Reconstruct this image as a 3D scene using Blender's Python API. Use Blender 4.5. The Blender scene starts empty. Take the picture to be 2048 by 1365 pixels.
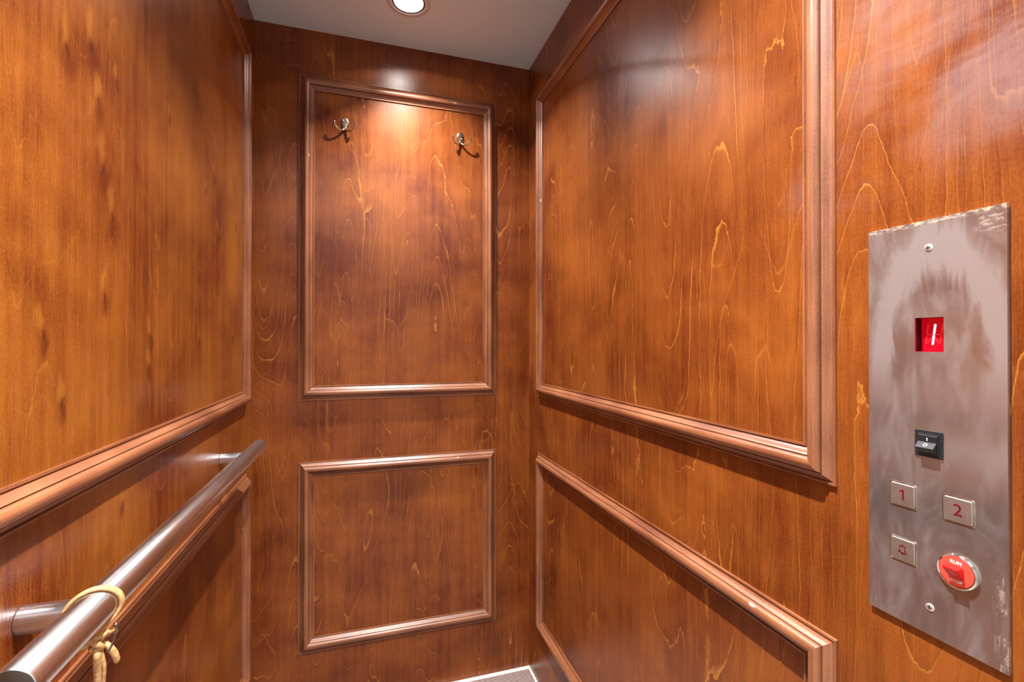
import bpy, bmesh, math, random
from mathutils import Vector, Matrix
random.seed(4)
PI = math.pi
SC = bpy.context.scene
COL = SC.collection

# ------------------------------------------------------------------ camera
cam_d = bpy.data.cameras.new('camera')
cam_d.sensor_width = 36.0
cam_d.lens = 948.2 / 2048 * 36.0
cam_d.clip_start = 0.02
cam = bpy.data.objects.new('camera', cam_d)
COL.objects.link(cam)
cam.location = (0, 0, 1.1502)
cam.rotation_euler = (PI / 2 + 0.0041, 0, -0.3023)
SC.camera = cam

# ------------------------------------------------------------------ view, world
SC.view_settings.view_transform = 'Standard'
SC.view_settings.look = 'None'
SC.view_settings.gamma = 1.0
SC.view_settings.use_curve_mapping = False
SC.view_settings.exposure = 0.22
w = bpy.data.worlds.new('world')
SC.world = w
w.use_nodes = True
w.node_tree.nodes['Background'].inputs[0].default_value = (0.75, 0.85, 1.0, 1)
w.node_tree.nodes['Background'].inputs[1].default_value = 0.3

# cab dimensions
XL, XR, YB, YF, H = -0.319, 0.5632, 1.6, 0.205, 2.1296
LX = 0.121                       # the row of downlights
LY = (1.385, 0.42)


def lamp(name, kind, loc, energy, color, rot=(0, 0, 0), **kw):
    d = bpy.data.lights.new(name, kind)
    d.energy = energy
    d.color = color
    for k, v in kw.items():
        setattr(d, k, v)
    o = bpy.data.objects.new(name, d)
    COL.objects.link(o)
    o.location = loc
    o.rotation_euler = rot
    return o


SPOT = dict(spot_size=math.radians(150), spot_blend=0.1, shadow_soft_size=0.014)
# how a reflector lamp throws its light: strength by angle from the beam axis (degrees)
BEAM = [(0, 0.42), (10, 0.45), (18, 0.46), (26, 0.40), (36, 0.26), (44, 0.165), (48, 0.12), (51.5, 0.06), (54, 0.008), (57, 0.0)]


def beam(loc, energy, color, tilt=0.0):
    o = lamp('downlight_beam', 'SPOT', loc, energy, color, **SPOT)
    o.rotation_euler = (0, -math.radians(tilt), 0)
    o.data.use_nodes = True
    t = o.data.node_tree
    em = t.nodes['Emission']
    tc = t.nodes.new('ShaderNodeTexCoord')
    sp = t.nodes.new('ShaderNodeSeparateXYZ')
    t.links.new(tc.outputs['Normal'], sp.inputs[0])
    ab = t.nodes.new('ShaderNodeMath')
    ab.operation = 'ABSOLUTE'
    t.links.new(sp.outputs[2], ab.inputs[0])
    ac = t.nodes.new('ShaderNodeMath')
    ac.operation = 'ARCCOSINE'
    t.links.new(ab.outputs[0], ac.inputs[0])
    mr = t.nodes.new('ShaderNodeMapRange')
    mr.inputs['From Max'].default_value = PI / 2
    t.links.new(ac.outputs[0], mr.inputs['Value'])
    cr = t.nodes.new('ShaderNodeValToRGB')
    el = cr.color_ramp.elements
    for i, (deg, v) in enumerate(BEAM):
        e = el[i] if i < 2 else el.new(0.5)
        e.position = deg / 90
        e.color = (v, v, v, 1)
    t.links.new(mr.outputs[0], cr.inputs[0])
    t.links.new(cr.outputs[0], em.inputs['Strength'])
    return o


beam((LX, LY[0], H - 0.004), 255, (1.0, 0.975, 0.95), 6.0)
beam((LX, LY[1], H - 0.004), 570, (1.0, 0.975, 0.95))
# unseen area lamp over the landing, added as fill for the cab
lamp('landing_fill', 'AREA', (0.12, -0.75, 2.36), 26, (0.93, 0.96, 1.0), shape='RECTANGLE', size=1.2, size_y=0.9)


# ------------------------------------------------------------------ node helpers
class NT:
    def __init__(self, name):
        self.m = bpy.data.materials.new(name)
        self.m.use_nodes = True
        self.t = self.m.node_tree
        self.b = self.t.nodes['Principled BSDF']

    def n(self, kind, **kw):
        x = self.t.nodes.new(kind)
        for k, v in kw.items():
            setattr(x, k, v)
        return x

    def put(self, sock, v):
        if hasattr(v, 'is_output') or isinstance(v, bpy.types.NodeSocket):
            self.t.links.new(v, sock)
        else:
            sock.default_value = v

    def math(self, op, a, b=None, c=None, clamp=False):
        x = self.n('ShaderNodeMath', operation=op, use_clamp=clamp)
        self.put(x.inputs[0], a)
        if b is not None:
            self.put(x.inputs[1], b)
        if c is not None:
            self.put(x.inputs[2], c)
        return x.outputs[0]

    def vmath(self, op, a, b):
        x = self.n('ShaderNodeVectorMath', operation=op)
        self.put(x.inputs[0], a)
        self.put(x.inputs[1], b)
        return x.outputs['Value'] if op in ('LENGTH', 'DISTANCE', 'DOT_PRODUCT') else x.outputs[0]

    def ramp(self, v, lo, hi, smooth=True):
        x = self.n('ShaderNodeMapRange', interpolation_type='SMOOTHSTEP' if smooth else 'LINEAR')
        self.put(x.inputs['Value'], v)
        self.put(x.inputs['From Min'], lo)
        self.put(x.inputs['From Max'], hi)
        return x.outputs['Result']

    def mix(self, f, a, b, blend='MIX'):
        x = self.n('ShaderNodeMix', data_type='RGBA', blend_type=blend)
        self.put(x.inputs[0], f)
        self.put(x.inputs[6], a if not isinstance(a, tuple) else (*a, 1))
        self.put(x.inputs[7], b if not isinstance(b, tuple) else (*b, 1))
        return x.outputs[2]

    def noise(self, vec, scale=1.0, detail=2.0, rough=0.5, dist=0.0):
        x = self.n('ShaderNodeTexNoise')
        self.put(x.inputs['Vector'], vec)
        x.inputs['Scale'].default_value = scale
        x.inputs['Detail'].default_value = detail
        x.inputs['Roughness'].default_value = rough
        x.inputs['Distortion'].default_value = dist
        return x.outputs['Fac']

    def obj(self):
        return self.n('ShaderNodeTexCoord').outputs['Object']

    def scale(self, v, s):
        return self.vmath('MULTIPLY', v, s)

    def bump(self, h, strength, dist=0.001):
        x = self.n('ShaderNodeBump')
        x.inputs['Strength'].default_value = strength
        x.inputs['Distance'].default_value = dist
        self.put(x.inputs['Height'], h)
        self.t.links.new(x.outputs[0], self.b.inputs['Normal'])


def simple(name, color, rough=0.5, metal=0.0, **kw):
    n = NT(name)
    n.b.inputs['Base Color'].default_value = (*color, 1)
    n.b.inputs['Roughness'].default_value = rough
    n.b.inputs['Metallic'].default_value = metal
    for k, v in kw.items():
        n.b.inputs[k.replace('_', ' ')].default_value = v
    return n.m


# ------------------------------------------------------------------ wood
def veneer(name, off, lines=1.0, knots=(), smear_sheen=(), figure=1.0, bands=7.0, pale=(0.305, 0.084, 0.013)):
    """stained birch veneer; grain runs along local Y"""
    n = NT(name)
    p = n.vmath('ADD', n.obj(), (off, off * 1.7, 0))
    raw = n.obj()
    # slow wander of the grain
    wob = n.noise(n.scale(p, (2.2, 1.1, 1)), 1.0, 2)
    # contour figure: iso-lines of a stretched field
    f1 = n.noise(n.scale(p, (4.3, 0.75, 1)), 1.0, 1.5, 0.45)
    f2 = n.noise(n.scale(p, (30, 13.0, 1)), 1.0, 4, 0.65)
    field = n.math('ADD', n.math('MULTIPLY', f1, bands * 5.2), n.math('MULTIPLY', f2, 0.50))
    fr = n.math('FRACT', field)
    width = n.math('MULTIPLY', n.ramp(n.noise(n.scale(p, (9, 3.0, 1)), 1.0, 3, 0.6), 0.48, 0.82), 0.24)
    width = n.math('ADD', width, 0.032)
    edge = n.math('SUBTRACT', 1.0, n.ramp(fr, 0.0, width), clamp=True)
    gate = n.ramp(n.noise(n.scale(p, (5.5, 2.6, 1)), 1.0, 2, 0.5), 0.28, 0.50)
    edge = n.math('MULTIPLY', edge, gate)
    # a second, finer family
    g1 = n.noise(n.scale(p, (7.5, 1.1, 3)), 1.0, 1.5, 0.4)
    field2 = n.math('ADD', n.math('MULTIPLY', g1, bands * 2.6), n.math('MULTIPLY', f2, 0.35))
    fr2 = n.math('FRACT', field2)
    e2 = n.math('SUBTRACT', 1.0, n.ramp(fr2, 0.0, 0.06), clamp=True)
    e2 = n.math('MULTIPLY', e2, n.ramp(n.noise(n.scale(p, (6, 2, 8)), 1.0, 2), 0.38, 0.60))
    # fine pores and streaks
    fine = n.noise(n.scale(p, (900, 26, 1)), 1.0, 2, 0.6)
    streak = n.noise(n.scale(p, (70, 1.6, 1)), 1.0, 3, 0.6)
    cloud = n.noise(n.scale(p, (5.0, 3.6, 2)), 1.0, 4, 0.58, 0.3)
    cross = n.noise(n.scale(p, (4.0, 12.0, 5)), 1.0, 2, 0.5, 0.4)
    speck = n.noise(n.scale(p, (420, 300, 1)), 1.0, 1, 0.5)
    v = n.math('ADD', n.math('MULTIPLY', cloud, 0.95), n.math('MULTIPLY', cross, 0.28 * figure))
    v = n.math('ADD', v, n.math('MULTIPLY', streak, 0.42))
    v = n.math('ADD', v, n.math('MULTIPLY', fine, 0.40))
    v = n.math('ADD', v, n.math('MULTIPLY', speck, 0.26))
    v = n.math('ADD', v, n.math('MULTIPLY', wob, 0.25))
    lo = 0.94 + 0.14 * figure
    v = n.ramp(v, lo, lo + 0.44, False)
    col = n.mix(v, (0.115, 0.0195, 0.0042), pale)
    # darker side of every contour
    shade = n.math('MULTIPLY', n.ramp(fr, 0.72, 1.0), n.math('MULTIPLY', gate, 0.26 * lines))
    col = n.mix(shade, col, (0.09, 0.014, 0.0035))
    col = n.mix(n.math('MULTIPLY', edge, 0.72 * lines), col, (0.50, 0.20, 0.032))
    col = n.mix(n.math('MULTIPLY', e2, 0.46 * lines), col, (0.43, 0.155, 0.025))
    # knots with a pale flare above and a stained tail beneath
    if knots:
        xy = n.vmath('MULTIPLY', raw, (1, 1, 0))
        warp = n.math('SUBTRACT', n.noise(n.scale(raw, (40, 24, 1)), 1.0, 3), 0.5)
        comb = n.n('ShaderNodeCombineXYZ')
        n.put(comb.inputs[0], n.math('MULTIPLY', warp, 0.030))
        xyw = n.vmath('ADD', xy, comb.outputs[0])
        for kx, ky, s in knots:
            d0 = n.vmath('SUBTRACT', xyw, (kx, ky, 0))
            for dx, dy, sx, sy, c, a in ((-0.004, 0.020, 0.012, 0.030, (0.40, 0.145, 0.022), 0.42),
                                         (0.004, -0.014, 0.019, 0.030, (0.085, 0.013, 0.0035), 0.72),
                                         (0.0, -0.002, 0.0042, 0.012, (0.045, 0.009, 0.004), 0.7)):
                d = n.vmath('SUBTRACT', d0, (dx * s, dy * s, 0))
                d = n.vmath('MULTIPLY', d, (1 / (sx * s), 1 / (sy * s), 0))
                r = n.n('ShaderNodeVectorMath', operation='LENGTH')
                n.put(r.inputs[0], d)
                m = n.math('SUBTRACT', 1.0, n.ramp(r.outputs['Value'], 0.15, 1.0))
                col = n.mix(n.math('MULTIPLY', m, a), col, c)
    # wiped-on polish haze, mixed with lamp sheen painted pale into the colour
    rough = n.math('ADD', 0.30, n.math('MULTIPLY', n.math('SUBTRACT', cloud, 0.5), 0.22))
    if smear_sheen:
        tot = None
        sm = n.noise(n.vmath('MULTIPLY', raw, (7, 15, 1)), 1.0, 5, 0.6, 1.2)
        for sx0, sy0, rx, ry, a in smear_sheen:
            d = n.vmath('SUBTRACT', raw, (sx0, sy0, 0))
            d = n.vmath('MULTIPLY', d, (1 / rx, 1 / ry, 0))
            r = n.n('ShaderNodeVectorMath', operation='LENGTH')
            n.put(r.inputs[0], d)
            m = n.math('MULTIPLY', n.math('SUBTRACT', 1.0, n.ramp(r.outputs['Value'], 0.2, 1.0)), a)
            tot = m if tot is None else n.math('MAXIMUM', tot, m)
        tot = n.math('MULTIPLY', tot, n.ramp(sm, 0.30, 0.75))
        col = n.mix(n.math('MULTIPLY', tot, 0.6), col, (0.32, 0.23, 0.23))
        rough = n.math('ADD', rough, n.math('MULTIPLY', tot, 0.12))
    n.t.links.new(col, n.b.inputs['Base Color'])
    n.put(n.b.inputs['Roughness'], rough)
    n.b.inputs['Specular IOR Level'].default_value = 0.42
    n.b.inputs['Coat Weight'].default_value = 0.0
    n.b.inputs['Coat Roughness'].default_value = 0.24
    hgt = n.math('ADD', n.math('MULTIPLY', fine, 0.4), n.math('MULTIPLY', cloud, 2.2))
    n.bump(n.math('ADD', hgt, n.math('MULTIPLY', speck, 0.35)), 0.22, 0.0016)
    return n.m


def mould_wood():
    """stained solid moulding; grain runs along local X"""
    n = NT('stained_moulding_wood')
    rnd = n.n('ShaderNodeObjectInfo').outputs['Random']
    comb = n.n('ShaderNodeCombineXYZ')
    n.put(comb.inputs[0], n.math('MULTIPLY', rnd, 31.0))
    n.put(comb.inputs[1], n.math('MULTIPLY', rnd, 17.0))
    p = n.vmath('ADD', n.obj(), comb.outputs[0])
    cloud = n.noise(n.scale(p, (5.5, 22, 9)), 1.0, 3, 0.55)
    streak = n.noise(n.scale(p, (3.2, 230, 120)), 1.0, 3, 0.6)
    dots = n.noise(n.scale(p, (330, 700, 500)), 1.0, 2, 0.6)
    v = n.math('ADD', n.math('MULTIPLY', cloud, 0.8), n.math('MULTIPLY', streak, 0.65))
    v = n.math('ADD', v, n.math('MULTIPLY', dots, 0.35))
    v = n.ramp(v, 0.72, 1.1, False)
    col = n.mix(v, (0.155, 0.045, 0.018), (0.365, 0.140, 0.060))
    # small chips and filled nail holes
    chip = n.n('ShaderNodeTexVoronoi')
    n.put(chip.inputs['Vector'], n.scale(p, (9, 22, 22)))
    chip.inputs['Scale'].default_value = 1.0
    m = n.math('SUBTRACT', 1.0, n.ramp(chip.outputs['Distance'], 0.03, 0.065))
    col = n.mix(n.math('MULTIPLY', m, 0.75), col, (0.72, 0.52, 0.42))
    n.t.links.new(col, n.b.inputs['Base Color'])
    n.b.inputs['Roughness'].default_value = 0.36
    n.b.inputs['Coat Weight'].default_value = 0.55
    n.b.inputs['Coat Roughness'].default_value = 0.30
    n.bump(n.math('ADD', streak, dots), 0.16, 0.0008)
    return n.m


M = {}
KNOTS = [(0.656, 1.482, 1.0), (0.706, 1.515, 1.15), (0.722, 1.455, 0.9), (0.766, 1.505, 0.5), (0.948, 1.539, 0.55),
         (0.735, 1.375, 1.1), (0.758, 1.318, 1.1), (1.202, 1.522, 0.7), (1.147, 1.476, 0.45), (1.23, 1.40, 0.9),
         (0.613, 1.16, 0.8), (0.873, 1.161, 0.85), (0.869, 1.113, 0.8), (0.74, 1.212, 0.8), (1.104, 1.157, 0.7),
         (0.648, 1.085, 0.75), (1.36, 1.165, 0.6), (0.783, 0.928, 0.55), (1.39, 1.46, 0.6)]
# wall-local X is measured from each wall's own end, see WALLS below
M['wood_left'] = veneer('knotty_veneer_left', 3.1, 0.34, [(kx - YF, ky, s) for kx, ky, s in KNOTS], (), 1.0, 6.0, (0.33, 0.104, 0.0145))
M['wood_back'] = veneer('figured_veneer_back', 11.7, 0.95, (), (), 1.15, 6.5)
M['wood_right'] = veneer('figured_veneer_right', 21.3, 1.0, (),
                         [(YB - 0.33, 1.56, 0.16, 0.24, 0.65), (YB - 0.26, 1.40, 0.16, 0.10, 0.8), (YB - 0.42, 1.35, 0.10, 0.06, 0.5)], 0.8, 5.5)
M['mould'] = mould_wood()


def steel(name, base, rough, sc, bump=0.05, tint=(0.30, 0.26, 0.24), amt=0.25):
    n = NT(name)
    p = n.obj()
    g = n.noise(n.scale(p, sc), 1.0, 2, 0.6)
    c = n.noise(n.scale(p, (30, 30, 30)), 1.0, 4, 0.6)
    col = n.mix(n.math('MULTIPLY', n.ramp(c, 0.4, 0.7), amt), base, tint)
    n.t.links.new(col, n.b.inputs['Base Color'])
    n.b.inputs['Metallic'].default_value = 1.0
    n.put(n.b.inputs['Roughness'], n.math('ADD', rough, n.math('MULTIPLY', g, 0.12)))
    n.bump(g, bump, 0.0004)
    return n.m


M['steel'] = steel('brushed_steel', (0.80, 0.85, 0.88), 0.20, (6, 60, 60), 0.0, (0.62, 0.62, 0.62), 0.2)
M['steel_cap'] = steel('satin_steel_end', (0.15, 0.13, 0.12), 0.40, (300, 300, 300))
M['nickel'] = steel('aged_nickel', (0.72, 0.67, 0.52), 0.12, (60, 60, 60), 0.02, (0.35, 0.28, 0.16), 0.4)
M['chrome'] = simple('polished_chrome', (0.80, 0.79, 0.77), 0.10, 1.0)
M['screw_steel'] = simple('bright_screw_steel', (0.88, 0.88, 0.87), 0.33, 0.8)
M['button_steel'] = steel('button_steel', (0.66, 0.63, 0.58), 0.38, (900, 20, 900), 0.06)
M['black_plastic'] = simple('black_plastic', (0.014, 0.015, 0.018), 0.42)
M['dark_gasket'] = simple('dark_gasket', (0.03, 0.02, 0.015), 0.6)
M['white_ink'] = simple('white_ink', (0.85, 0.82, 0.80), 0.45)
M['red_ink'] = simple('dark_red_lens', (0.14, 0.004, 0.008), 0.3)
M['red_disc'] = simple('red_plastic', (0.86, 0.085, 0.055), 0.32)
M['red_knob'] = simple('deep_red_plastic', (0.62, 0.012, 0.010), 0.28)
M['cream_ink'] = simple('pale_lettering', (0.92, 0.66, 0.64), 0.5)
M['display_wall'] = simple('dark_display_housing', (0.012, 0.0, 0.001), 0.4)
M['edge_glow'] = simple('edge_glow_red', (0.36, 0.006, 0.03), 0.3)  # red display glow on the plate edge, put into the colour


def emis(name, color, strength, base=(0, 0, 0), rough=0.3):
    n = NT(name)
    n.b.inputs['Base Color'].default_value = (*base, 1)
    n.b.inputs['Emission Color'].default_value = (*color, 1)
    n.b.inputs['Emission Strength'].default_value = strength
    n.b.inputs['Roughness'].default_value = rough
    return n.m


M['display_back'] = emis('glowing_red_display', (1.0, 0.0, 0.012), 0.30, (0.35, 0.0, 0.01))
M['display_dim'] = emis('unlit_segment', (1.0, 0.02, 0.04), 0.52, (0.4, 0.02, 0.03))
M['display_lit'] = emis('lit_segment', (1.0, 0.66, 0.72), 1.25)
M['lens'] = emis('downlight_lens', (1.0, 0.985, 0.97), 9.0, (0.8, 0.8, 0.8))
M['light_trim'] = simple('light_trim_white', (0.62, 0.61, 0.60), 0.4)
M['dark_gap'] = simple('dark_light_gap', (0.06, 0.06, 0.06), 0.5)


def faceplate_mat():
    n = NT('smeared_stainless_plate')
    p = n.obj()
    g = n.noise(n.scale(p, (1500, 14, 1)), 1.0, 2, 0.6)
    sw = n.noise(n.scale(p, (16, 7, 1)), 1.0, 5, 0.62, 1.8)
    sw2 = n.noise(n.scale(p, (45, 12, 4)), 1.0, 4, 0.65, 1.2)
    smear = n.ramp(n.math('ADD', n.math('MULTIPLY', sw, 0.65), n.math('MULTIPLY', sw2, 0.35)), 0.40, 0.68)
    xyz = n.n('ShaderNodeSeparateXYZ')
    n.put(xyz.inputs[0], p)
    X, Y = xyz.outputs[0], xyz.outputs[1]          # X -0.0622..0.0622, Y 0..0.4310
    # an arc wiped with a cloth round the upper half of the plate
    d = n.vmath('SUBTRACT', p, (0.004, 0.27, 0))
    d = n.vmath('MULTIPLY', d, (1 / 0.050, 1 / 0.125, 0))
    r = n.n('ShaderNodeVectorMath', operation='LENGTH')
    n.put(r.inputs[0], n.vmath('ADD', d, n.scale(p, (0, 0, 0))))
    rr = n.math('ADD', r.outputs['Value'], n.math('MULTIPLY', n.math('SUBTRACT', sw2, 0.5), 0.6))
    arc = n.math('MULTIPLY', n.ramp(rr, 0.72, 0.95), n.math('SUBTRACT', 1.0, n.ramp(rr, 1.15, 1.5)))
    arc = n.math('MULTIPLY', arc, n.ramp(Y, 0.20, 0.30))
    smear = n.math('MAXIMUM', n.math('MULTIPLY', smear, 0.5), n.math('MULTIPLY', arc, 0.6))
    base = n.mix(n.math('MULTIPLY', g, 0.6), (0.56, 0.52, 0.50), (0.70, 0.66, 0.64))
    # yellowed glue along the top edge and down the edge by the door
    gl = n.noise(n.scale(p, (120, 260, 1)), 1.0, 4, 0.7)
    top = n.math('MULTIPLY', n.ramp(Y, 0.4250, 0.4285), n.ramp(gl, 0.46, 0.60))
    side = n.math('MULTIPLY', n.ramp(X, 0.050, 0.056), n.ramp(n.noise(n.scale(p, (200, 60, 1)), 1.0, 4, 0.7), 0.52, 0.62))
    side = n.math('MULTIPLY', side, n.math('SUBTRACT', 1.0, n.ramp(Y, 0.07, 0.11)))
    corner = n.math('MULTIPLY', n.ramp(X, 0.036, 0.046), n.math('MULTIPLY', n.ramp(Y, 0.405, 0.412), n.ramp(gl, 0.5, 0.58)))
    glue = n.math('MULTIPLY', n.math('MAXIMUM', n.math('MAXIMUM', top, n.math('MULTIPLY', side, 0.6)), n.math('MULTIPLY', corner, 0.45)), 0.8)
    col = n.mix(n.math('MULTIPLY', smear, 0.55), base, (0.70, 0.70, 0.73))
    col = n.mix(n.math('MULTIPLY', glue, 0.85), col, (0.62, 0.42, 0.17))
    n.t.links.new(col, n.b.inputs['Base Color'])
    met = n.math('SUBTRACT', 0.90, n.math('MULTIPLY', smear, 0.22))
    met = n.math('SUBTRACT', met, n.math('MULTIPLY', glue, 0.6), clamp=True)
    n.put(n.b.inputs['Metallic'], met)
    ro = n.math('ADD', 0.14, n.math('MULTIPLY', smear, 0.26))
    n.put(n.b.inputs['Roughness'], n.math('ADD', ro, n.math('MULTIPLY', glue, 0.3)))
    n.bump(n.math('ADD', g, n.math('MULTIPLY', glue, 1.5)), 0.09, 0.0004)
    return n.m


M['plate'] = faceplate_mat()


def leather_mat():
    n = NT('tan_leather')
    p = n.obj()
    c = n.noise(n.scale(p, (220, 220, 120)), 1.0, 4, 0.6)
    col = n.mix(n.ramp(c, 0.35, 0.7), (0.46, 0.235, 0.085), (0.70, 0.43, 0.20))
    n.t.links.new(col, n.b.inputs['Base Color'])
    n.b.inputs['Roughness'].default_value = 0.5
    n.bump(c, 0.2, 0.0005)
    return n.m


M['leather'] = leather_mat()
M['leather_dark'] = simple('dark_cord', (0.05, 0.03, 0.02), 0.45)


def plaster(name, c1, c2, rough=0.7):
    n = NT(name)
    p = n.obj()
    c = n.noise(n.scale(p, (3, 3, 3)), 1.0, 3)
    s = n.noise(n.scale(p, (260, 260, 260)), 1.0, 2)
    n.t.links.new(n.mix(c, c1, c2), n.b.inputs['Base Color'])
    n.b.inputs['Roughness'].default_value = rough
    n.bump(s, 0.06, 0.0005)
    return n.m


M['ceiling'] = plaster('ceiling_paint', (0.71, 0.86, 0.96), (0.74, 0.88, 0.98), 0.45)
M['landing'] = plaster('landing_paint', (0.78, 0.77, 0.75), (0.82, 0.81, 0.79))
M['floor'] = plaster('cream_floor', (0.86, 0.80, 0.70), (0.90, 0.84, 0.75), 0.4)


def carpet_mat():
    n = NT('ribbed_carpet')
    p = n.obj()
    xyz = n.n('ShaderNodeSeparateXYZ')
    n.put(xyz.inputs[0], p)
    j = n.noise(n.scale(p, (110, 160, 1)), 1.0, 2, 0.6)
    s = n.math('SINE', n.math('ADD', n.math('MULTIPLY', xyz.outputs[1], 2 * PI / 0.0062), n.math('MULTIPLY', j, 1.6)))
    v = n.math('ADD', n.math('MULTIPLY', s, 0.3), n.math('MULTIPLY', j, 0.8))
    col = n.mix(n.ramp(v, 0.1, 0.8), (0.15, 0.105, 0.095), (0.47, 0.355, 0.325))
    n.t.links.new(col, n.b.inputs['Base Color'])
    n.b.inputs['Roughness'].default_value = 0.95
    n.bump(v, 0.6, 0.002)
    return n.m


M['carpet'] = carpet_mat()


# ------------------------------------------------------------------ mesh helpers
def link(name, bm, mat, parent=None, mw=None, smooth=False, sharp=0.6):
    bmesh.ops.recalc_face_normals(bm, faces=bm.faces)
    if smooth:
        for f in bm.faces:
            f.smooth = True
        for e in bm.edges:
            if len(e.link_faces) == 2 and e.calc_face_angle(0) > sharp:
                e.smooth = False
    me = bpy.data.meshes.new(name)
    bm.to_mesh(me)
    bm.free()
    me.materials.append(mat)
    o = bpy.data.objects.new(name, me)
    COL.objects.link(o)
    if parent:
        o.parent = parent
    if mw is not None:
        o.matrix_local = mw
    return o


def empty(name, mw, **props):
    o = bpy.data.objects.new(name, None)
    o.empty_display_size = 0.05
    COL.objects.link(o)
    o.matrix_world = mw
    for k, v in props.items():
        o[k] = v
    return o


def tag(o, label=None, category=None, group=None, kind=None):
    for k, v in (('label', label), ('category', category), ('group', group), ('kind', kind)):
        if v:
            o[k] = v
    return o


def frame_mat(X, Y, Z, loc):
    X, Y, Z = Vector(X), Vector(Y), Vector(Z)
    m = Matrix.Identity(4)
    for i in range(3):
        m[i][0], m[i][1], m[i][2], m[i][3] = X[i], Y[i], Z[i], loc[i]
    return m


# wall frames: X to the right as seen from inside the cab, Y up, Z into the cab
def on_left(y, z, out=0.0):
    return frame_mat((0, 1, 0), (0, 0, 1), (1, 0, 0), (XL + out, y, z))


def on_back(x, z, out=0.0):
    return frame_mat((1, 0, 0), (0, 0, 1), (0, -1, 0), (x, YB - out, z))


def on_right(y, z, out=0.0):
    return frame_mat((0, -1, 0), (0, 0, 1), (-1, 0, 0), (XR - out, y, z))


def box(bm, x0, x1, y0, y1, z0, z1, bev=0.0, seg=2):
    r = bmesh.ops.create_cube(bm, size=1.0)
    vs = r['verts']
    for v in vs:
        v.co = Vector((x0 + (v.co.x + .5) * (x1 - x0), y0 + (v.co.y + .5) * (y1 - y0), z0 + (v.co.z + .5) * (z1 - z0)))
    if bev > 0:
        es = list({e for v in vs for e in v.link_edges})
        bmesh.ops.bevel(bm, geom=es, offset=bev, segments=seg, affect='EDGES', profile=0.5)
    return bm


def newbox(*a, **k):
    return box(bmesh.new(), *a, **k)


def lathe(bm, prof, seg=48, axis='Z', off=(0, 0, 0)):
    """profile [(r, h)] turned round the axis; closes on the axis where r == 0"""
    rings = []
    for r, h in prof:
        ring = []
        if r < 1e-7:
            pts = [(0.0, 0.0)]
        else:
            pts = [(r * math.cos(2 * PI * i / seg), r * math.sin(2 * PI * i / seg)) for i in range(seg)]
        for a, b in pts:
            c = {'Z': (a, b, h), 'X': (h, a, b), 'Y': (a, h, b)}[axis]
            ring.append(bm.verts.new((c[0] + off[0], c[1] + off[1], c[2] + off[2])))
        rings.append(ring)
    for A, B in zip(rings, rings[1:]):
        for i in range(seg):
            j = (i + 1) % seg
            if len(A) == 1 and len(B) == 1:
                break
            if len(A) == 1:
                bm.faces.new((A[0], B[i], B[j]))
            elif len(B) == 1:
                bm.faces.new((A[i], A[j], B[0]))
            else:
                bm.faces.new((A[i], A[j], B[j], B[i]))
    return bm


def tube(bm, pts, rad, seg=12, flat=1.0, up=None, caps=True):
    """swept tube through pts (smoothed by Catmull-Rom); rad a number or list; flat squashes along 'up'"""
    P = [Vector(p) for p in pts]
    R = rad if isinstance(rad, (list, tuple)) else [rad] * len(P)
    Q, RR = [], []
    for i in range(len(P) - 1):
        p0, p1, p2, p3 = P[max(i - 1, 0)], P[i], P[i + 1], P[min(i + 2, len(P) - 1)]
        for k in range(6):
            t = k / 6
            Q.append(0.5 * ((2 * p1) + (p2 - p0) * t + (2 * p0 - 5 * p1 + 4 * p2 - p3) * t * t + (3 * p1 - p0 - 3 * p2 + p3) * t ** 3))
            RR.append(R[i] + (R[i + 1] - R[i]) * t)
    Q.append(P[-1])
    RR.append(R[-1])
    rings = []
    nrm = None
    for i, q in enumerate(Q):
        t = (Q[min(i + 1, len(Q) - 1)] - Q[max(i - 1, 0)]).normalized()
        if nrm is None:
            u = Vector(up) if up else (Vector((0, 0, 1)) if abs(t.z) < 0.9 else Vector((1, 0, 0)))
            nrm = (u - t * u.dot(t)).normalized()
        else:
            nrm = (nrm - t * nrm.dot(t)).normalized()
        if up is not None:
            u = Vector(up)
            if (u - t * u.dot(t)).length > 0.2:
                nrm = (u - t * u.dot(t)).normalized()
        b = t.cross(nrm)
        rings.append([bm.verts.new(q + nrm * (math.cos(2 * PI * k / seg) * RR[i] * flat) + b * (math.sin(2 * PI * k / seg) * RR[i])) for k in range(seg)])
    for A, B in zip(rings, rings[1:]):
        for i in range(seg):
            j = (i + 1) % seg
            bm.faces.new((A[i], A[j], B[j], B[i]))
    if caps:
        for ring, q, s in ((rings[0], Q[0], -1), (rings[-1], Q[-1], 1)):
            t = (Q[1] - Q[0] if s < 0 else Q[-1] - Q[-2]).normalized() * s
            r = RR[0] if s < 0 else RR[-1]
            mid = [bm.verts.new(q + (v.co - q) * 0.72 + t * r * 0.45) for v in ring]
            for i in range(seg):
                j = (i + 1) % seg
                bm.faces.new((ring[i], ring[j], mid[j], mid[i]))
            bm.faces.new(mid)
    return bm


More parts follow.
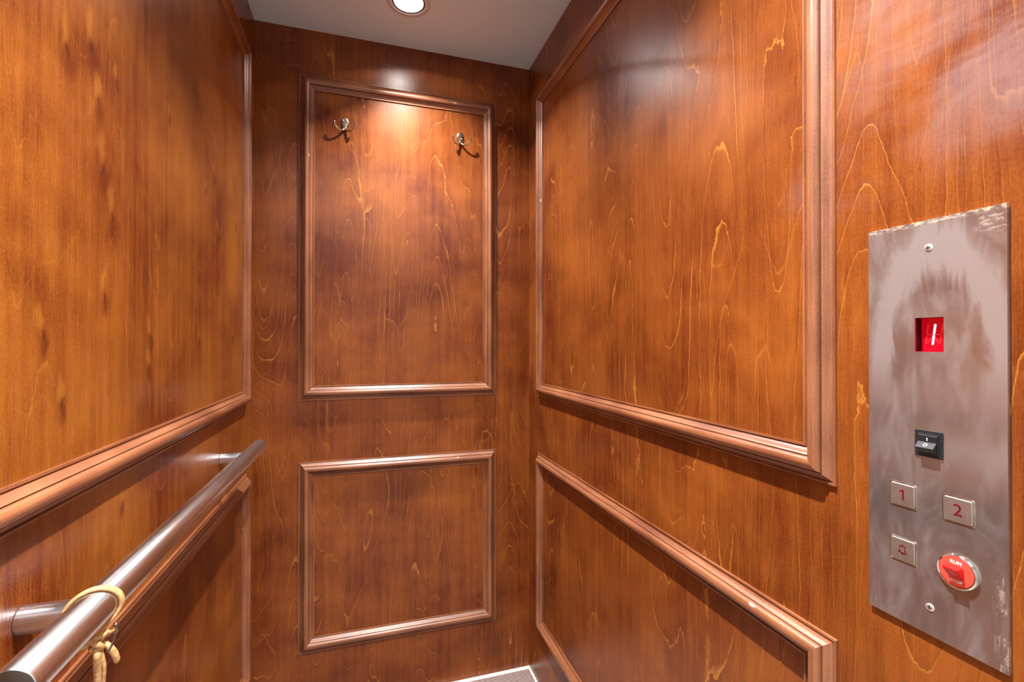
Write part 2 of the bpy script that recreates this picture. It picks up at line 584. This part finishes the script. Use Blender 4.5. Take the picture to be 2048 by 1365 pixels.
def slab_holes(w, h, t, holes, bev=0.0):
    """slab 0..w, 0..h, Z -t..0 with rectangular holes, built as a grid of cells"""
    bm = bmesh.new()
    xs = sorted({0, w} | {v for a in holes for v in (a[0], a[1])})
    ys = sorted({0, h} | {v for a in holes for v in (a[2], a[3])})
    vs = {}

    def V(i, j, z):
        k = (i, j, z)
        if k not in vs:
            vs[k] = bm.verts.new((xs[i], ys[j], z))
        return vs[k]

    solid = lambda i, j: 0 <= i < len(xs) - 1 and 0 <= j < len(ys) - 1 and not any(
        a[0] - 1e-6 <= xs[i] and xs[i + 1] <= a[1] + 1e-6 and a[2] - 1e-6 <= ys[j] and ys[j + 1] <= a[3] + 1e-6 for a in holes)
    for i in range(len(xs) - 1):
        for j in range(len(ys) - 1):
            if not solid(i, j):
                continue
            for z in (0, -t):
                bm.faces.new((V(i, j, z), V(i + 1, j, z), V(i + 1, j + 1, z), V(i, j + 1, z)))
            for di, dj, a, b in ((-1, 0, (i, j), (i, j + 1)), (1, 0, (i + 1, j), (i + 1, j + 1)), (0, -1, (i, j), (i + 1, j)), (0, 1, (i, j + 1), (i + 1, j + 1))):
                if not solid(i + di, j + dj):
                    bm.faces.new((V(*a, 0), V(*b, 0), V(*b, -t), V(*a, -t)))
    return bm


def text_bm(s, size, depth=0.0003, spacing=1.0, bold=0.0):
    cu = bpy.data.curves.new('lettering', 'FONT')
    cu.body = s
    cu.size = size
    cu.extrude = depth
    cu.align_x = 'CENTER'
    cu.align_y = 'CENTER'
    cu.space_character = spacing
    cu.offset = bold
    o = bpy.data.objects.new('lettering', cu)
    COL.objects.link(o)
    bpy.context.view_layer.update()
    dg = bpy.context.evaluated_depsgraph_get()
    me = bpy.data.meshes.new_from_object(o.evaluated_get(dg))
    bm = bmesh.new()
    bm.from_mesh(me)
    bpy.data.objects.remove(o)
    bpy.data.curves.remove(cu)
    bpy.data.meshes.remove(me)
    xs = [v.co.x for v in bm.verts]
    ys = [v.co.y for v in bm.verts]
    c = Vector(((min(xs) + max(xs)) / 2, (min(ys) + max(ys)) / 2, 0))
    for v in bm.verts:
        v.co -= c
    return bm


def T(x=0, y=0, z=0):
    return Matrix.Translation((x, y, z))


# ------------------------------------------------------------------ the cab shell
WT = 0.02
DX, DY = 0.0, 0.0
PAN_Y, PAN_Z, PAN_W, PAN_H = 0.3402, 0.8475, 0.1244, 0.4310     # control panel: centre along the wall, foot, width, height
DISP = (0.3277, 0.3542, 1.1409, 1.1767)                       # display window on the wall (y0, y1, z0, z1)

wl = link('wall_left', slab_holes(YB - YF + WT, H, WT, []), M['wood_left'], None, on_left(YF, 0))
tag(wl, 'knotty orange-brown veneered wall behind the steel handrail', 'wall', kind='structure')
wb = link('wall_back', slab_holes(XR - XL, H, WT, []), M['wood_back'], None, on_back(XL, 0))
tag(wb, 'reddish-brown veneered end wall carrying the two coat hooks', 'wall', kind='structure')
hole = (YB - DISP[1] + 0.0, YB - DISP[0] + 0.0, DISP[2], DISP[3])
m = 0.0
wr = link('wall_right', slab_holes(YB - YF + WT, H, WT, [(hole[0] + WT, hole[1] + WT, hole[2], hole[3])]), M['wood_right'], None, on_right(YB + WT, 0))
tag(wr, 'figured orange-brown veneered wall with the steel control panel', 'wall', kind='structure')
fl = link('floor', newbox(XL - WT, XR + WT, YF - 0.03, YB + WT, -0.03, 0), M['floor'])
tag(fl, 'cream painted lift floor showing as a pale border round the carpet', 'floor', kind='structure')
ce = link('ceiling', slab_holes(XR - XL, YB - YF, WT, [(LX - XL - 0.03, LX - XL + 0.03, YB - LY[k] - 0.03, YB - LY[k] + 0.03) for k in (0, 1)]),
          M['ceiling'], None, frame_mat((1, 0, 0), (0, -1, 0), (0, 0, -1), (XL, YB, H)))
tag(ce, 'plain pale grey painted lift ceiling', 'ceiling', kind='structure')

# the landing outside the open side of the cab, behind the camera
lw = [(-1.6, -1.52, -1.9, YF - 0.03), (1.9, 1.98, -1.9, YF - 0.03)]
link('wall_landing_west', newbox(lw[0][0], lw[0][1], lw[0][2], lw[0][3], 0, 2.4), M['landing'])['kind'] = 'structure'
link('wall_landing_east', newbox(lw[1][0], lw[1][1], lw[1][2], lw[1][3], 0, 2.4), M['landing'])['kind'] = 'structure'
link('wall_landing_south', newbox(-1.6, 1.98, -1.98, -1.9, 0, 2.4), M['landing'])['kind'] = 'structure'
bm = bmesh.new()
box(bm, -1.6, XL - 0.001, YF - 0.11, YF - 0.03, 0, 2.4)
box(bm, XR + 0.001, 1.98, YF - 0.11, YF - 0.03, 0, 2.4)
box(bm, XL - 0.001, XR + 0.001, YF - 0.11, YF - 0.03, H, 2.4)
link('wall_landing_north', bm, M['landing'])['kind'] = 'structure'
link('floor_landing', newbox(-1.6, 1.98, -1.98, YF - 0.03, -0.03, 0), plaster('landing_floor', (0.42, 0.36, 0.30), (0.48, 0.42, 0.35)))['kind'] = 'structure'
link('ceiling_landing', newbox(-1.6, 1.98, -1.98, YF - 0.03, 2.4, 2.43), M['landing'])['kind'] = 'structure'

# ------------------------------------------------------------------ carpet
cp = link('carpet', newbox(XL + 0.009, XR - 0.009, YF, YB - 0.022, 0, 0.005, bev=0.0015), M['carpet'])
tag(cp, 'pinkish-brown ribbed carpet laid inside the cream floor border', 'carpet')

# ------------------------------------------------------------------ panel mouldings
half = [(0, 0), (0, 0.0036), (0.0028, 0.0038), (0.0033, 0.0018), (0.0050, 0.0026), (0.0075, 0.0047), (0.0097, 0.0072), (0.0115, 0.0098),
        (0.0127, 0.0108), (0.0129, 0.0078), (0.0141, 0.0078), (0.0143, 0.0122), (0.0153, 0.0145), (0.0172, 0.0164), (0.0198, 0.0177)]
MW = 0.0452
PROF = half + [(MW / 2, 0.0181)] + [(MW - a, b) for a, b in reversed(half)]
PROF = PROF[:-1] + [(MW, 0)]


def rail(length):
    bm = bmesh.new()
    # the profile is mitred at 45 degrees at both ends; local X along, Y towards the panel, Z off the wall
    A = [bm.verts.new((a, a, b)) for a, b in PROF]
    B = [bm.verts.new((length - a, a, b)) for a, b in PROF]
    for i in range(len(PROF) - 1):
        bm.faces.new((A[i], A[i + 1], B[i + 1], B[i]))
    bm.faces.new((A[0], A[-1], B[-1], B[0]))
    bm.faces.new(A)
    bm.faces.new(B)
    return bm


def moulding(idx, place, w, h, label):
    """frame of four mitred rails, lower corner at the origin of 'place'"""
    e = empty('trim_%d' % idx, place, kind='structure', label=label, category='panel moulding')
    for nm, L, mw in (('bottom_rail', w, T()),
                      ('stile', h, T(w, 0, 0) @ Matrix.Rotation(PI / 2, 4, 'Z')),
                      ('top_rail', w, T(w, h, 0) @ Matrix.Rotation(PI, 4, 'Z')),
                      ('stile', h, T(0, h, 0) @ Matrix.Rotation(-PI / 2, 4, 'Z'))):
        link(nm, rail(L), M['mould'], e, mw, smooth=True, sharp=0.45)
    return e


ZU, ZL = (0.9712, 1.9860), (0.1880, 0.7800)
moulding(1, on_back(-0.1938, ZU[0]), 0.6327, ZU[1] - ZU[0], 'tall moulding frame round the upper panel with the coat hooks')
moulding(2, on_back(-0.1938, ZL[0]), 0.6327, ZL[1] - ZL[0], 'nearly square moulding frame low on the end wall')
moulding(3, on_right(1.505, ZU[0]), 1.505 - 0.4437, ZU[1] - ZU[0], 'large upper moulding frame beside the steel control panel')
moulding(4, on_right(1.505, ZL[0]), 1.505 - 0.4437, ZL[1] - ZL[0], 'low moulding frame on the wall of the control panel')
moulding(5, on_left(0.30, ZU[0]), 1.505 - 0.30, ZU[1] - ZU[0], 'large upper moulding frame above the steel handrail')
moulding(6, on_left(0.30, ZL[0]), 1.505 - 0.30, ZL[1] - ZL[0], 'low moulding frame beneath the steel handrail')

# ------------------------------------------------------------------ downlights
def downlight(label):
    e = empty('ceiling_light', frame_mat((1, 0, 0), (0, -1, 0), (0, 0, -1), (LX, LY[0], H)), label=label, category='ceiling light', group='recessed downlights in the lift ceiling')
    link('trim_ring', lathe(bmesh.new(), [(0.0475, -0.004), (0.0475, 0.0018), (0.050, 0.0028), (0.057, 0.0026), (0.0615, 0.0012), (0.062, 0.0), (0.0475, -0.004)], 64), M['light_trim'], e, smooth=True)
    link('dark_gap_ring', lathe(bmesh.new(), [(0.0435, -0.003), (0.0435, 0.0008), (0.0475, 0.0008), (0.0475, -0.003)], 64), M['dark_gap'], e, smooth=True)
    link('lens', lathe(bmesh.new(), [(0, 0.0022), (0.02, 0.0019), (0.036, 0.0010), (0.0435, -0.0005), (0.0435, -0.003), (0, -0.003)], 64), M['lens'], e, smooth=True)
    return e


def copy_tree(o, parent=None):
    c = o.copy()
    COL.objects.link(c)
    if parent:
        c.parent = parent
    for ch in list(o.children):
        copy_tree(ch, c)
    return c


dl = downlight('round white recessed downlight in the ceiling nearest the coat hooks')
d2 = copy_tree(dl)
d2.location.y = LY[1]
d2['label'] = 'round white recessed downlight over the open side of the lift'

# ------------------------------------------------------------------ coat hooks
def screw(parent, loc, r=0.0022, mat='screw_steel', name='screw'):
    bm = lathe(bmesh.new(), [(r, -0.0004), (r, 0.0004), (r * 0.8, 0.0009), (r * 0.4, 0.0012), (0, 0.0013)], 24)
    s = link(name, bm, M[mat], parent, T(*loc), smooth=True)
    c = bmesh.new()
    box(c, -r * 0.55, r * 0.55, -r * 0.12, r * 0.12, 0.0004, 0.00135)
    box(c, -r * 0.12, r * 0.12, -r * 0.55, r * 0.55, 0.0004, 0.00135)
    link('cross_slot', c, M['dark_gasket'], s)
    return s


def make_hook(place, label):
    e = empty('coat_hook', place, label=label, category='hook', group='double coat hooks on the end wall')
    # pear-shaped plate
    bm = bmesh.new()
    out = []
    N = 40
    for i in range(N):
        a = 2 * PI * i / N
        y = 0.0205 * math.sin(a)
        wdt = 0.0128 - 0.0042 * max(0, -math.sin(a)) ** 1.3
        out.append((wdt * math.cos(a), y - 0.001))
    rings = []
    for s, z in ((1.0, 0.0), (1.0, 0.0022), (0.9, 0.0036), (0.7, 0.0044)):
        rings.append([bm.verts.new((x * s, y * s, z)) for x, y in out])
    for A, B in zip(rings, rings[1:]):
        for i in range(N):
            j = (i + 1) % N
            bm.faces.new((A[i], A[j], B[j], B[i]))
    bm.faces.new(rings[-1])
    bm.faces.new(rings[0])
    link('hook_plate', bm, M['nickel'], e, smooth=True, sharp=0.9)
    for s in (-1, 1):
        pts = [(0, -0.0150, 0.0030), (s * 0.0050, -0.0225, 0.0060), (s * 0.0125, -0.0270, 0.0125), (s * 0.0215, -0.0255, 0.0200),
               (s * 0.0280, -0.0185, 0.0250), (s * 0.0302, -0.0110, 0.0268), (s * 0.0304, -0.0075, 0.0270)]
        b = tube(bmesh.new(), pts, [0.0046, 0.0036, 0.0029, 0.0026, 0.0027, 0.0034, 0.0036], 12)
        link('prong', b, M['nickel'], e, smooth=True, sharp=1.2)
    screw(e, (-0.0055, 0.0085, 0.0044))
    screw(e, (0.0035, -0.0045, 0.0044))
    return e


h1 = make_hook(on_back(-0.0589, 1.8500), 'small nickel double coat hook farthest from the control panel wall')
h2 = copy_tree(h1)
h2.matrix_world = on_back(0.3130, 1.8518)
h2['label'] = 'small nickel double coat hook nearest the control panel wall'

# ------------------------------------------------------------------ handrail
hr = empty('handrail', on_left(0.585, 0.8798), label='brushed steel tube handrail along the knotty wall', category='handrail')
B0, B1, GAP, BR = 0.467 - 0.585, 1.387 - 0.585, 0.0569, 0.0175
bar = link('rail_tube', lathe(bmesh.new(), [(BR - 0.0012, B0 + 0.0004), (BR, B0 + 0.0016), (BR, B1 - 0.0016), (BR - 0.0012, B1 - 0.0004)], 64, 'X', (0, 0, GAP)), M['steel'], hr, smooth=True, sharp=1.0)
link('end_cap', lathe(bmesh.new(), [(0, B0 + 0.0002), (BR - 0.0022, B0 + 0.0002), (BR - 0.0012, B0 + 0.0008)], 64, 'X', (0, 0, GAP)), M['steel_cap'], hr, smooth=True)
link('end_cap', lathe(bmesh.new(), [(0, B1 + 0.0015), (0.008, B1 + 0.0012), (BR - 0.0030, B1 + 0.0002), (BR - 0.0012, B1 - 0.0006)], 64, 'X', (0, 0, GAP)), M['steel_cap'], hr, smooth=True)
for bx in (0.0, 1.258 - 0.585):
    br = link('bracket', lathe(bmesh.new(), [(0.0132, 0.0005), (0.0132, GAP - 0.008)], 48, 'Z', (bx, 0, 0)), M['steel'], hr, smooth=True)
    link('wall_gasket', lathe(bmesh.new(), [(0, 0), (0.0135, 0), (0.0135, 0.0005), (0, 0.0005)], 48, 'Z', (bx, 0, 0)), M['dark_gasket'], br)

# ------------------------------------------------------------------ leather strap tied round the handrail
st = empty('leather_strap', on_left(0.585, 0.8798), label='tan leather strap knotted round the steel handrail', category='strap')
R1 = BR + 0.0022
pts = []
for k in range(0, 15):
    a = math.radians(-58 + k * (296 / 14))
    pts.append((0.002 + 0.010 * math.cos(a), R1 * math.sin(a) * 1.02 - (0.002 if k in (0, 14) else 0), GAP + R1 * math.cos(a) * (1.03 if math.cos(a) > 0 else 1.0)))
pts = [(-0.001, -0.0285, GAP + 0.0045)] + pts + [(-0.003, -0.0285, GAP + 0.0010)]
bm = bmesh.new()
# a flat band: wide along the bar, thin off it
n_ = len(pts)
P = [Vector(p) for p in pts]
Q = []
for i in range(n_ - 1):
    p0, p1, p2, p3 = P[max(i - 1, 0)], P[i], P[i + 1], P[min(i + 2, n_ - 1)]
    for k in range(5):
        t = k / 5
        Q.append(0.5 * ((2 * p1) + (p2 - p0) * t + (2 * p0 - 5 * p1 + 4 * p2 - p3) * t * t + (3 * p1 - p0 - 3 * p2 + p3) * t ** 3))
Q.append(P[-1])
rings = []
for i, q in enumerate(Q):
    t = (Q[min(i + 1, len(Q) - 1)] - Q[max(i - 1, 0)]).normalized()
    wv = Vector((1, 0, 0))
    wv = (wv - t * wv.dot(t)).normalized()
    nv = t.cross(wv)
    ring = []
    for k in range(14):
        a = 2 * PI * k / 14
        ring.append(bm.verts.new(q + wv * (0.0040 * math.copysign(abs(math.cos(a)) ** 0.6, math.cos(a))) + nv * (0.0016 * math.copysign(abs(math.sin(a)) ** 0.6, math.sin(a)))))
    rings.append(ring)
for A, B in zip(rings, rings[1:]):
    for i in range(14):
        j = (i + 1) % 14
        bm.faces.new((A[i], A[j], B[j], B[i]))
bm.faces.new(rings[0])
bm.faces.new(rings[-1])
link('strap_loop', bm, M['leather'], st, smooth=True, sharp=1.1)
bm = bmesh.new()
tube(bm, [(-0.012, -0.0300, GAP - 0.004), (-0.006, -0.0265, GAP + 0.006), (0.004, -0.0275, GAP + 0.010), (0.008, -0.0320, GAP + 0.004), (0.000, -0.0360, GAP + 0.001), (-0.009, -0.0350, GAP + 0.004)], [0.0030, 0.0038, 0.0036, 0.0036, 0.0040, 0.0030], 12, 0.8)
tube(bm, [(-0.010, -0.0245, GAP + 0.000), (-0.010, -0.0300, GAP + 0.008), (-0.004, -0.0365, GAP + 0.009), (0.004, -0.0370, GAP + 0.003)], [0.0030, 0.0036, 0.0038, 0.0032], 12, 0.8)
link('knot', bm, M['leather'], st, smooth=True, sharp=1.2)
for nm, ptsx, rr in (('strap_end', [(-0.006, -0.0330, GAP + 0.006), (-0.008, -0.0420, GAP + 0.008), (-0.006, -0.0560, GAP + 0.007), (-0.003, -0.078, GAP + 0.006), (-0.001, -0.105, GAP + 0.004), (0.001, -0.135, GAP + 0.003)], [0.0036, 0.0050, 0.0044, 0.0042, 0.0042, 0.0040]),
                     ('strap_end', [(-0.002, -0.0330, GAP + 0.003), (0.000, -0.0450, GAP + 0.007), (0.002, -0.0600, GAP + 0.009), (0.004, -0.085, GAP + 0.007), (0.005, -0.118, GAP + 0.004)], [0.0026, 0.0030, 0.0026, 0.0026, 0.0024]),
                     ('strap_end', [(0.004, -0.0360, GAP + 0.008), (0.006, -0.0430, GAP + 0.012), (0.009, -0.0520, GAP + 0.015), (0.012, -0.0610, GAP + 0.016)], [0.0024, 0.0036, 0.0040, 0.0038]),
                     ('strap_end', [(0.006, -0.0300, GAP + 0.010), (0.012, -0.0285, GAP + 0.013), (0.014, -0.0330, GAP + 0.014)], [0.0024, 0.0032, 0.0020])):
    link(nm, tube(bmesh.new(), ptsx, rr, 12, 0.7, (0, 0, 1)), M['leather'], st, smooth=True, sharp=1.2)
o = link('cord', tube(bmesh.new(), [(0.013, -0.0225, GAP + 0.014), (0.010, -0.0300, GAP + 0.016), (0.006, -0.0380, GAP + 0.015), (0.002, -0.0450, GAP + 0.013)], 0.0009, 8), M['leather_dark'], st, smooth=True)
o['label'] = 'thin dark cord'
bm = bmesh.new()
bmesh.ops.create_uvsphere(bm, u_segments=16, v_segments=10, radius=0.0021)
o = link('bead', bm, M['chrome'], st, T(0.013, -0.0230, GAP + 0.0145), smooth=True)
o['label'] = 'small silver bead'

# ------------------------------------------------------------------ control panel
PT = 0.0036
cpn = empty('control_panel', on_right(PAN_Y, PAN_Z), label='smeared stainless steel lift control panel with buttons and floor display', category='control panel')


def pl(y, z, out=PT):                      # wall position -> panel-local
    return (PAN_Y - y, z - PAN_Z, out)


a = pl(DISP[1], DISP[2])
b = pl(DISP[0], DISP[3])
holes = [(a[0] + PAN_W / 2, b[0] + PAN_W / 2, a[1], b[1])]
bm = slab_holes(PAN_W, PAN_H, PT, holes)
for v in bm.verts:
    v.co.x -= PAN_W / 2
    v.co.z += PT
es = [e for e in bm.edges if len(e.link_faces) == 2 and all(abs(v.co.z - PT) < 1e-6 for v in e.verts) and e.calc_face_angle(0) > 1]
bmesh.ops.bevel(bm, geom=es, offset=0.0005, segments=2, affect='EDGES')
link('faceplate', bm, M['plate'], cpn)
s = screw(cpn, pl(0.3409, 1.2491), 0.0040)
s = screw(cpn, pl(0.3408, 0.8764), 0.0040)

# display: a housing sunk behind the plate, with its digit
DPX0, DPX1, DPY0, DPY1 = a[0], b[0], a[1], b[1]
dep = 0.0100
bm = bmesh.new()
e_ = 0.0003
for (x0, x1, y0, y1) in ((DPX0, DPX0 + e_, DPY0, DPY1), (DPX1 - e_, DPX1, DPY0, DPY1), (DPX0, DPX1, DPY0, DPY0 + e_), (DPX0, DPX1, DPY1 - e_, DPY1)):
    box(bm, x0, x1, y0, y1, PT - dep, PT - 0.0020)
dh = link('display_housing', bm, M['display_wall'], cpn)
bm = bmesh.new()
for (x0, x1, y0, y1) in ((DPX0, DPX0 + .0004, DPY0, DPY1), (DPX1 - .0004, DPX1, DPY0, DPY1), (DPX0, DPX1, DPY0, DPY0 + .0004), (DPX0, DPX1, DPY1 - .0004, DPY1)):
    box(bm, x0, x1, y0, y1, PT - 0.0020, PT - 0.0002)
link('plate_edge_glow', bm, M['edge_glow'], dh)  # thin lining, coloured as the plate edge lit red by the display
link('display_screen', newbox(DPX0, DPX1, DPY0, DPY1, PT - dep - 0.001, PT - dep), M['display_back'], dh)
# fourteen-segment character: slanted strokes; the centre pair is lit and reads 1
cx_, cy_ = (DPX0 + DPX1) / 2 - 0.0012, (DPY0 + DPY1) / 2 + 0.0002
zs = PT - dep
SL = 0.12


def stroke(bm, p0, p1, w, z0, z1):
    p0, p1 = Vector(p0), Vector(p1)
    d = (p1 - p0).normalized()
    n = Vector((-d.y, d.x))
    N = 6
    ring = []
    for c, s0 in ((p1, 0), (p0, PI)):
        for k in range(N + 1):
            an = -PI / 2 + PI * k / N + s0
            ring.append(c + d * (math.cos(an) * w / 2) + n * (math.sin(an) * w / 2))
    lo = [bm.verts.new((v.x, v.y, z0)) for v in ring]
    hi = [bm.verts.new((v.x, v.y, z1)) for v in ring]
    bm.faces.new(hi)
    bm.faces.new(lo)
    for i in range(len(ring)):
        j = (i + 1) % len(ring)
        bm.faces.new((lo[i], lo[j], hi[j], hi[i]))


def seg(x, y):
    return (cx_ + x + y * SL, cy_ + y)


bm = bmesh.new()
stroke(bm, seg(0, 0.0010), seg(0, 0.0102), 0.0019, zs, zs + 0.0006)
stroke(bm, seg(0, -0.0102), seg(0, -0.0010), 0.0019, zs, zs + 0.0006)
o = link('lit_digit', bm, M['display_lit'], dh)
o['label'] = 'glowing white-pink digit 1'
bm = bmesh.new()
for x in (-0.0066, 0.0066):
    stroke(bm, seg(x, 0.0012), seg(x, 0.0098), 0.0011, zs, zs + 0.0003)
    stroke(bm, seg(x, -0.0098), seg(x, -0.0012), 0.0011, zs, zs + 0.0003)
stroke(bm, seg(-0.0054, 0), seg(-0.0014, 0), 0.0011, zs, zs + 0.0003)
stroke(bm, seg(0.0014, 0), seg(0.0054, 0), 0.0011, zs, zs + 0.0003)
stroke(bm, seg(-0.0052, -0.0094), seg(-0.0012, -0.0016), 0.0010, zs, zs + 0.0003)
stroke(bm, seg(0.0052, -0.0094), seg(0.0012, -0.0016), 0.0010, zs, zs + 0.0003)
link('unlit_segments', bm, M['display_dim'], dh)

# rocker switch
x0, y0, _ = pl(0.3537, 1.0314)
x1, y1, _ = pl(0.3283, 1.0590)
sw = link('rocker_switch', newbox(x0, x1, y0, y1, PT, PT + 0.0014, bev=0.0005), M['black_plastic'], cpn)
bm = bmesh.new()
box(bm, x0 + 0.0030, x1 - 0.0030, y0 + 0.0035, y1 - 0.0030, PT + 0.0005, PT + 0.0024, bev=0.0005)
link('inner_frame', bm, M['black_plastic'], sw)
bm = bmesh.new()
yc = (y0 + y1) / 2 + 0.0006
pr = [(y1 - 0.0042, 0.0022), (y1 - 0.0050, 0.0034), (yc + 0.0016, 0.0030), (yc - 0.0040, 0.0088), (yc - 0.0058, 0.0084), (y0 + 0.0046, 0.0022)]
A = [bm.verts.new((x0 + 0.0042, y, PT + z)) for y, z in pr]
B = [bm.verts.new((x1 - 0.0042, y, PT + z)) for y, z in pr]
bm.faces.new(A)
bm.faces.new(B)
for i in range(len(pr)):
    j = (i + 1) % len(pr)
    bm.faces.new((A[i], A[j], B[j], B[i]))
bmesh.ops.bevel(bm, geom=list(bm.edges), offset=0.0003, segments=1, affect='EDGES')
rk = link('rocker', bm, M['black_plastic'], sw)
link('on_mark', newbox((x0 + x1) / 2 - 0.0004, (x0 + x1) / 2 + 0.0004, yc + 0.0030, yc + 0.0062, PT + 0.0028, PT + 0.0035), M['white_ink'], rk)
sl = math.atan2(0.0058, -0.0056)
mw = T((x0 + x1) / 2, yc - 0.0012, PT + 0.0030 + 0.0029 + 0.0001) @ Matrix.Rotation(math.radians(-46), 4, 'X')
link('off_mark', lathe(bmesh.new(), [(0.0013, 0), (0.0019, 0), (0.0019, 0.0003), (0.0013, 0.0003), (0.0013, 0)], 24), M['white_ink'], rk, mw)


def make_button(y, z, glyph):
    c = pl(y, z)
    S = 0.0134
    bm = bmesh.new()

    def rr(s, r, zz):
        out = []
        for cx0, cy0, a0 in ((s - r, s - r, 0), (-s + r, s - r, 90), (-s + r, -s + r, 180), (s - r, -s + r, 270)):
            for k in range(6):
                an = math.radians(a0 + k * 18)
                out.append(bm.verts.new((cx0 + r * math.cos(an), cy0 + r * math.sin(an), zz)))
        return out
    R_ = [rr(S, 0.0026, 0), rr(S, 0.0026, 0.0002), rr(S - 0.0003, 0.0024, 0.0006), rr(S - 0.0009, 0.0020, 0.0007), rr(S - 0.0013, 0.0018, 0.0001)]
    for A, B in zip(R_, R_[1:]):
        for i in range(24):
            j = (i + 1) % 24
            bm.faces.new((A[i], A[j], B[j], B[i]))
    bz = link('button_bezel', bm, M['chrome'], cpn, T(*c), smooth=True, sharp=0.7)
    bm = bmesh.new()
    R_ = [rr(S - 0.0016, 0.0014, 0), rr(S - 0.0016, 0.0014, 0.0008), rr(S - 0.0022, 0.0011, 0.0013)]
    for A, B in zip(R_, R_[1:]):
        for i in range(24):
            j = (i + 1) % 24
            bm.faces.new((A[i], A[j], B[j], B[i]))
    bm.faces.new(R_[-1])
    fc = link('button_face', bm, M['button_steel'], bz, None, smooth=True, sharp=0.4)
    if glyph == 'bell':
        g = bmesh.new()
        k = 0.00088
        wv = 0.0009
        for p0, p1 in (((0, 7.2), (0, 5.4)), ((-3.4, 5.0), (3.4, 5.0)), ((-3.4, 5.0), (-3.4, 3.2)), ((3.4, 5.0), (3.4, 3.2)),
                       ((-3.4, 1.2), (-3.4, -0.8)), ((3.4, 1.2), (3.4, -0.8)), ((-3.4, -0.8), (-5.0, -2.8)), ((3.4, -0.8), (5.0, -2.8)),
                       ((-5.0, -2.8), (5.0, -2.8)), ((0, -3.4), (0, -5.0)), ((-0.8, -3.6), (0.8, -3.6))):
            stroke(g, (p0[0] * k * 0.85, (p0[1] - 0.6) * k), (p1[0] * k * 0.85, (p1[1] - 0.6) * k), wv, 0.0012, 0.0015)
        link('bell_symbol', g, M['red_ink'], fc)
    elif glyph == '1':
        g = bmesh.new()
        stroke(g, (0.0007, 0.0050), (0.0007, -0.0050), 0.0017, 0.0012, 0.0015)
        stroke(g, (0.0005, 0.0050), (-0.0024, 0.0031), 0.0014, 0.0012, 0.00148)
        link('numeral', g, M['red_ink'], fc)
    else:
        g = text_bm(glyph, 0.0160 if glyph == '1' else 0.0165, 0.00012, 1.0, 0.00025 if glyph == '1' else 0.0)
        link('numeral', g, M['red_ink'], fc, T(0, 0.0003, 0.0014))
    return bz


make_button(0.3661, 0.9850, '1')['label'] = 'square steel button marked 1'
make_button(0.3158, 0.9850, '2')['label'] = 'square steel button marked 2'
make_button(0.3662, 0.9252, 'bell')['label'] = 'square steel alarm button with a bell symbol'

# run / stop switch
c = pl(0.3163, 0.9248)
rs = link('stop_switch', lathe(bmesh.new(), [(0.0172, 0), (0.0172, 0.0022), (0.0168, 0.0032), (0.0158, 0.0038), (0.0148, 0.0034), (0.0146, 0.0020), (0, 0.0020)], 64), M['chrome'], cpn, T(*c), smooth=True, sharp=0.9)
rs['label'] = 'round chrome-rimmed red run and stop switch'
link('red_disc', lathe(bmesh.new(), [(0.0146, 0.0018), (0.0146, 0.0030), (0.0142, 0.0033), (0, 0.0033)], 64), M['red_disc'], rs, smooth=True, sharp=0.5)
bm = bmesh.new()
pr = [(0.0052, 0.0030), (0.0056, 0.0125), (0.0046, 0.0130), (0.0034, 0.0128), (-0.0050, 0.0048), (-0.0062, 0.0030)]
A = [bm.verts.new((-0.0062, y, z)) for y, z in pr]
B = [bm.verts.new((0.0062, y, z)) for y, z in pr]
bm.faces.new(A)
bm.faces.new(B)
for i in range(len(pr)):
    j = (i + 1) % len(pr)
    bm.faces.new((A[i], A[j], B[j], B[i]))
bmesh.ops.bevel(bm, geom=list(bm.edges), offset=0.0004, segments=2, affect='EDGES')
link('toggle', bm, M['red_knob'], rs)
link('run_lettering', text_bm('RUN', 0.0046, 0.0001, 1.05, 0.00016), M['cream_ink'], rs, T(0.0, 0.0090, 0.0034))
link('stop_lettering', text_bm('STOP', 0.0042, 0.0001, 1.05, 0.00016), M['cream_ink'], rs, T(0.0, -0.0094, 0.0034))
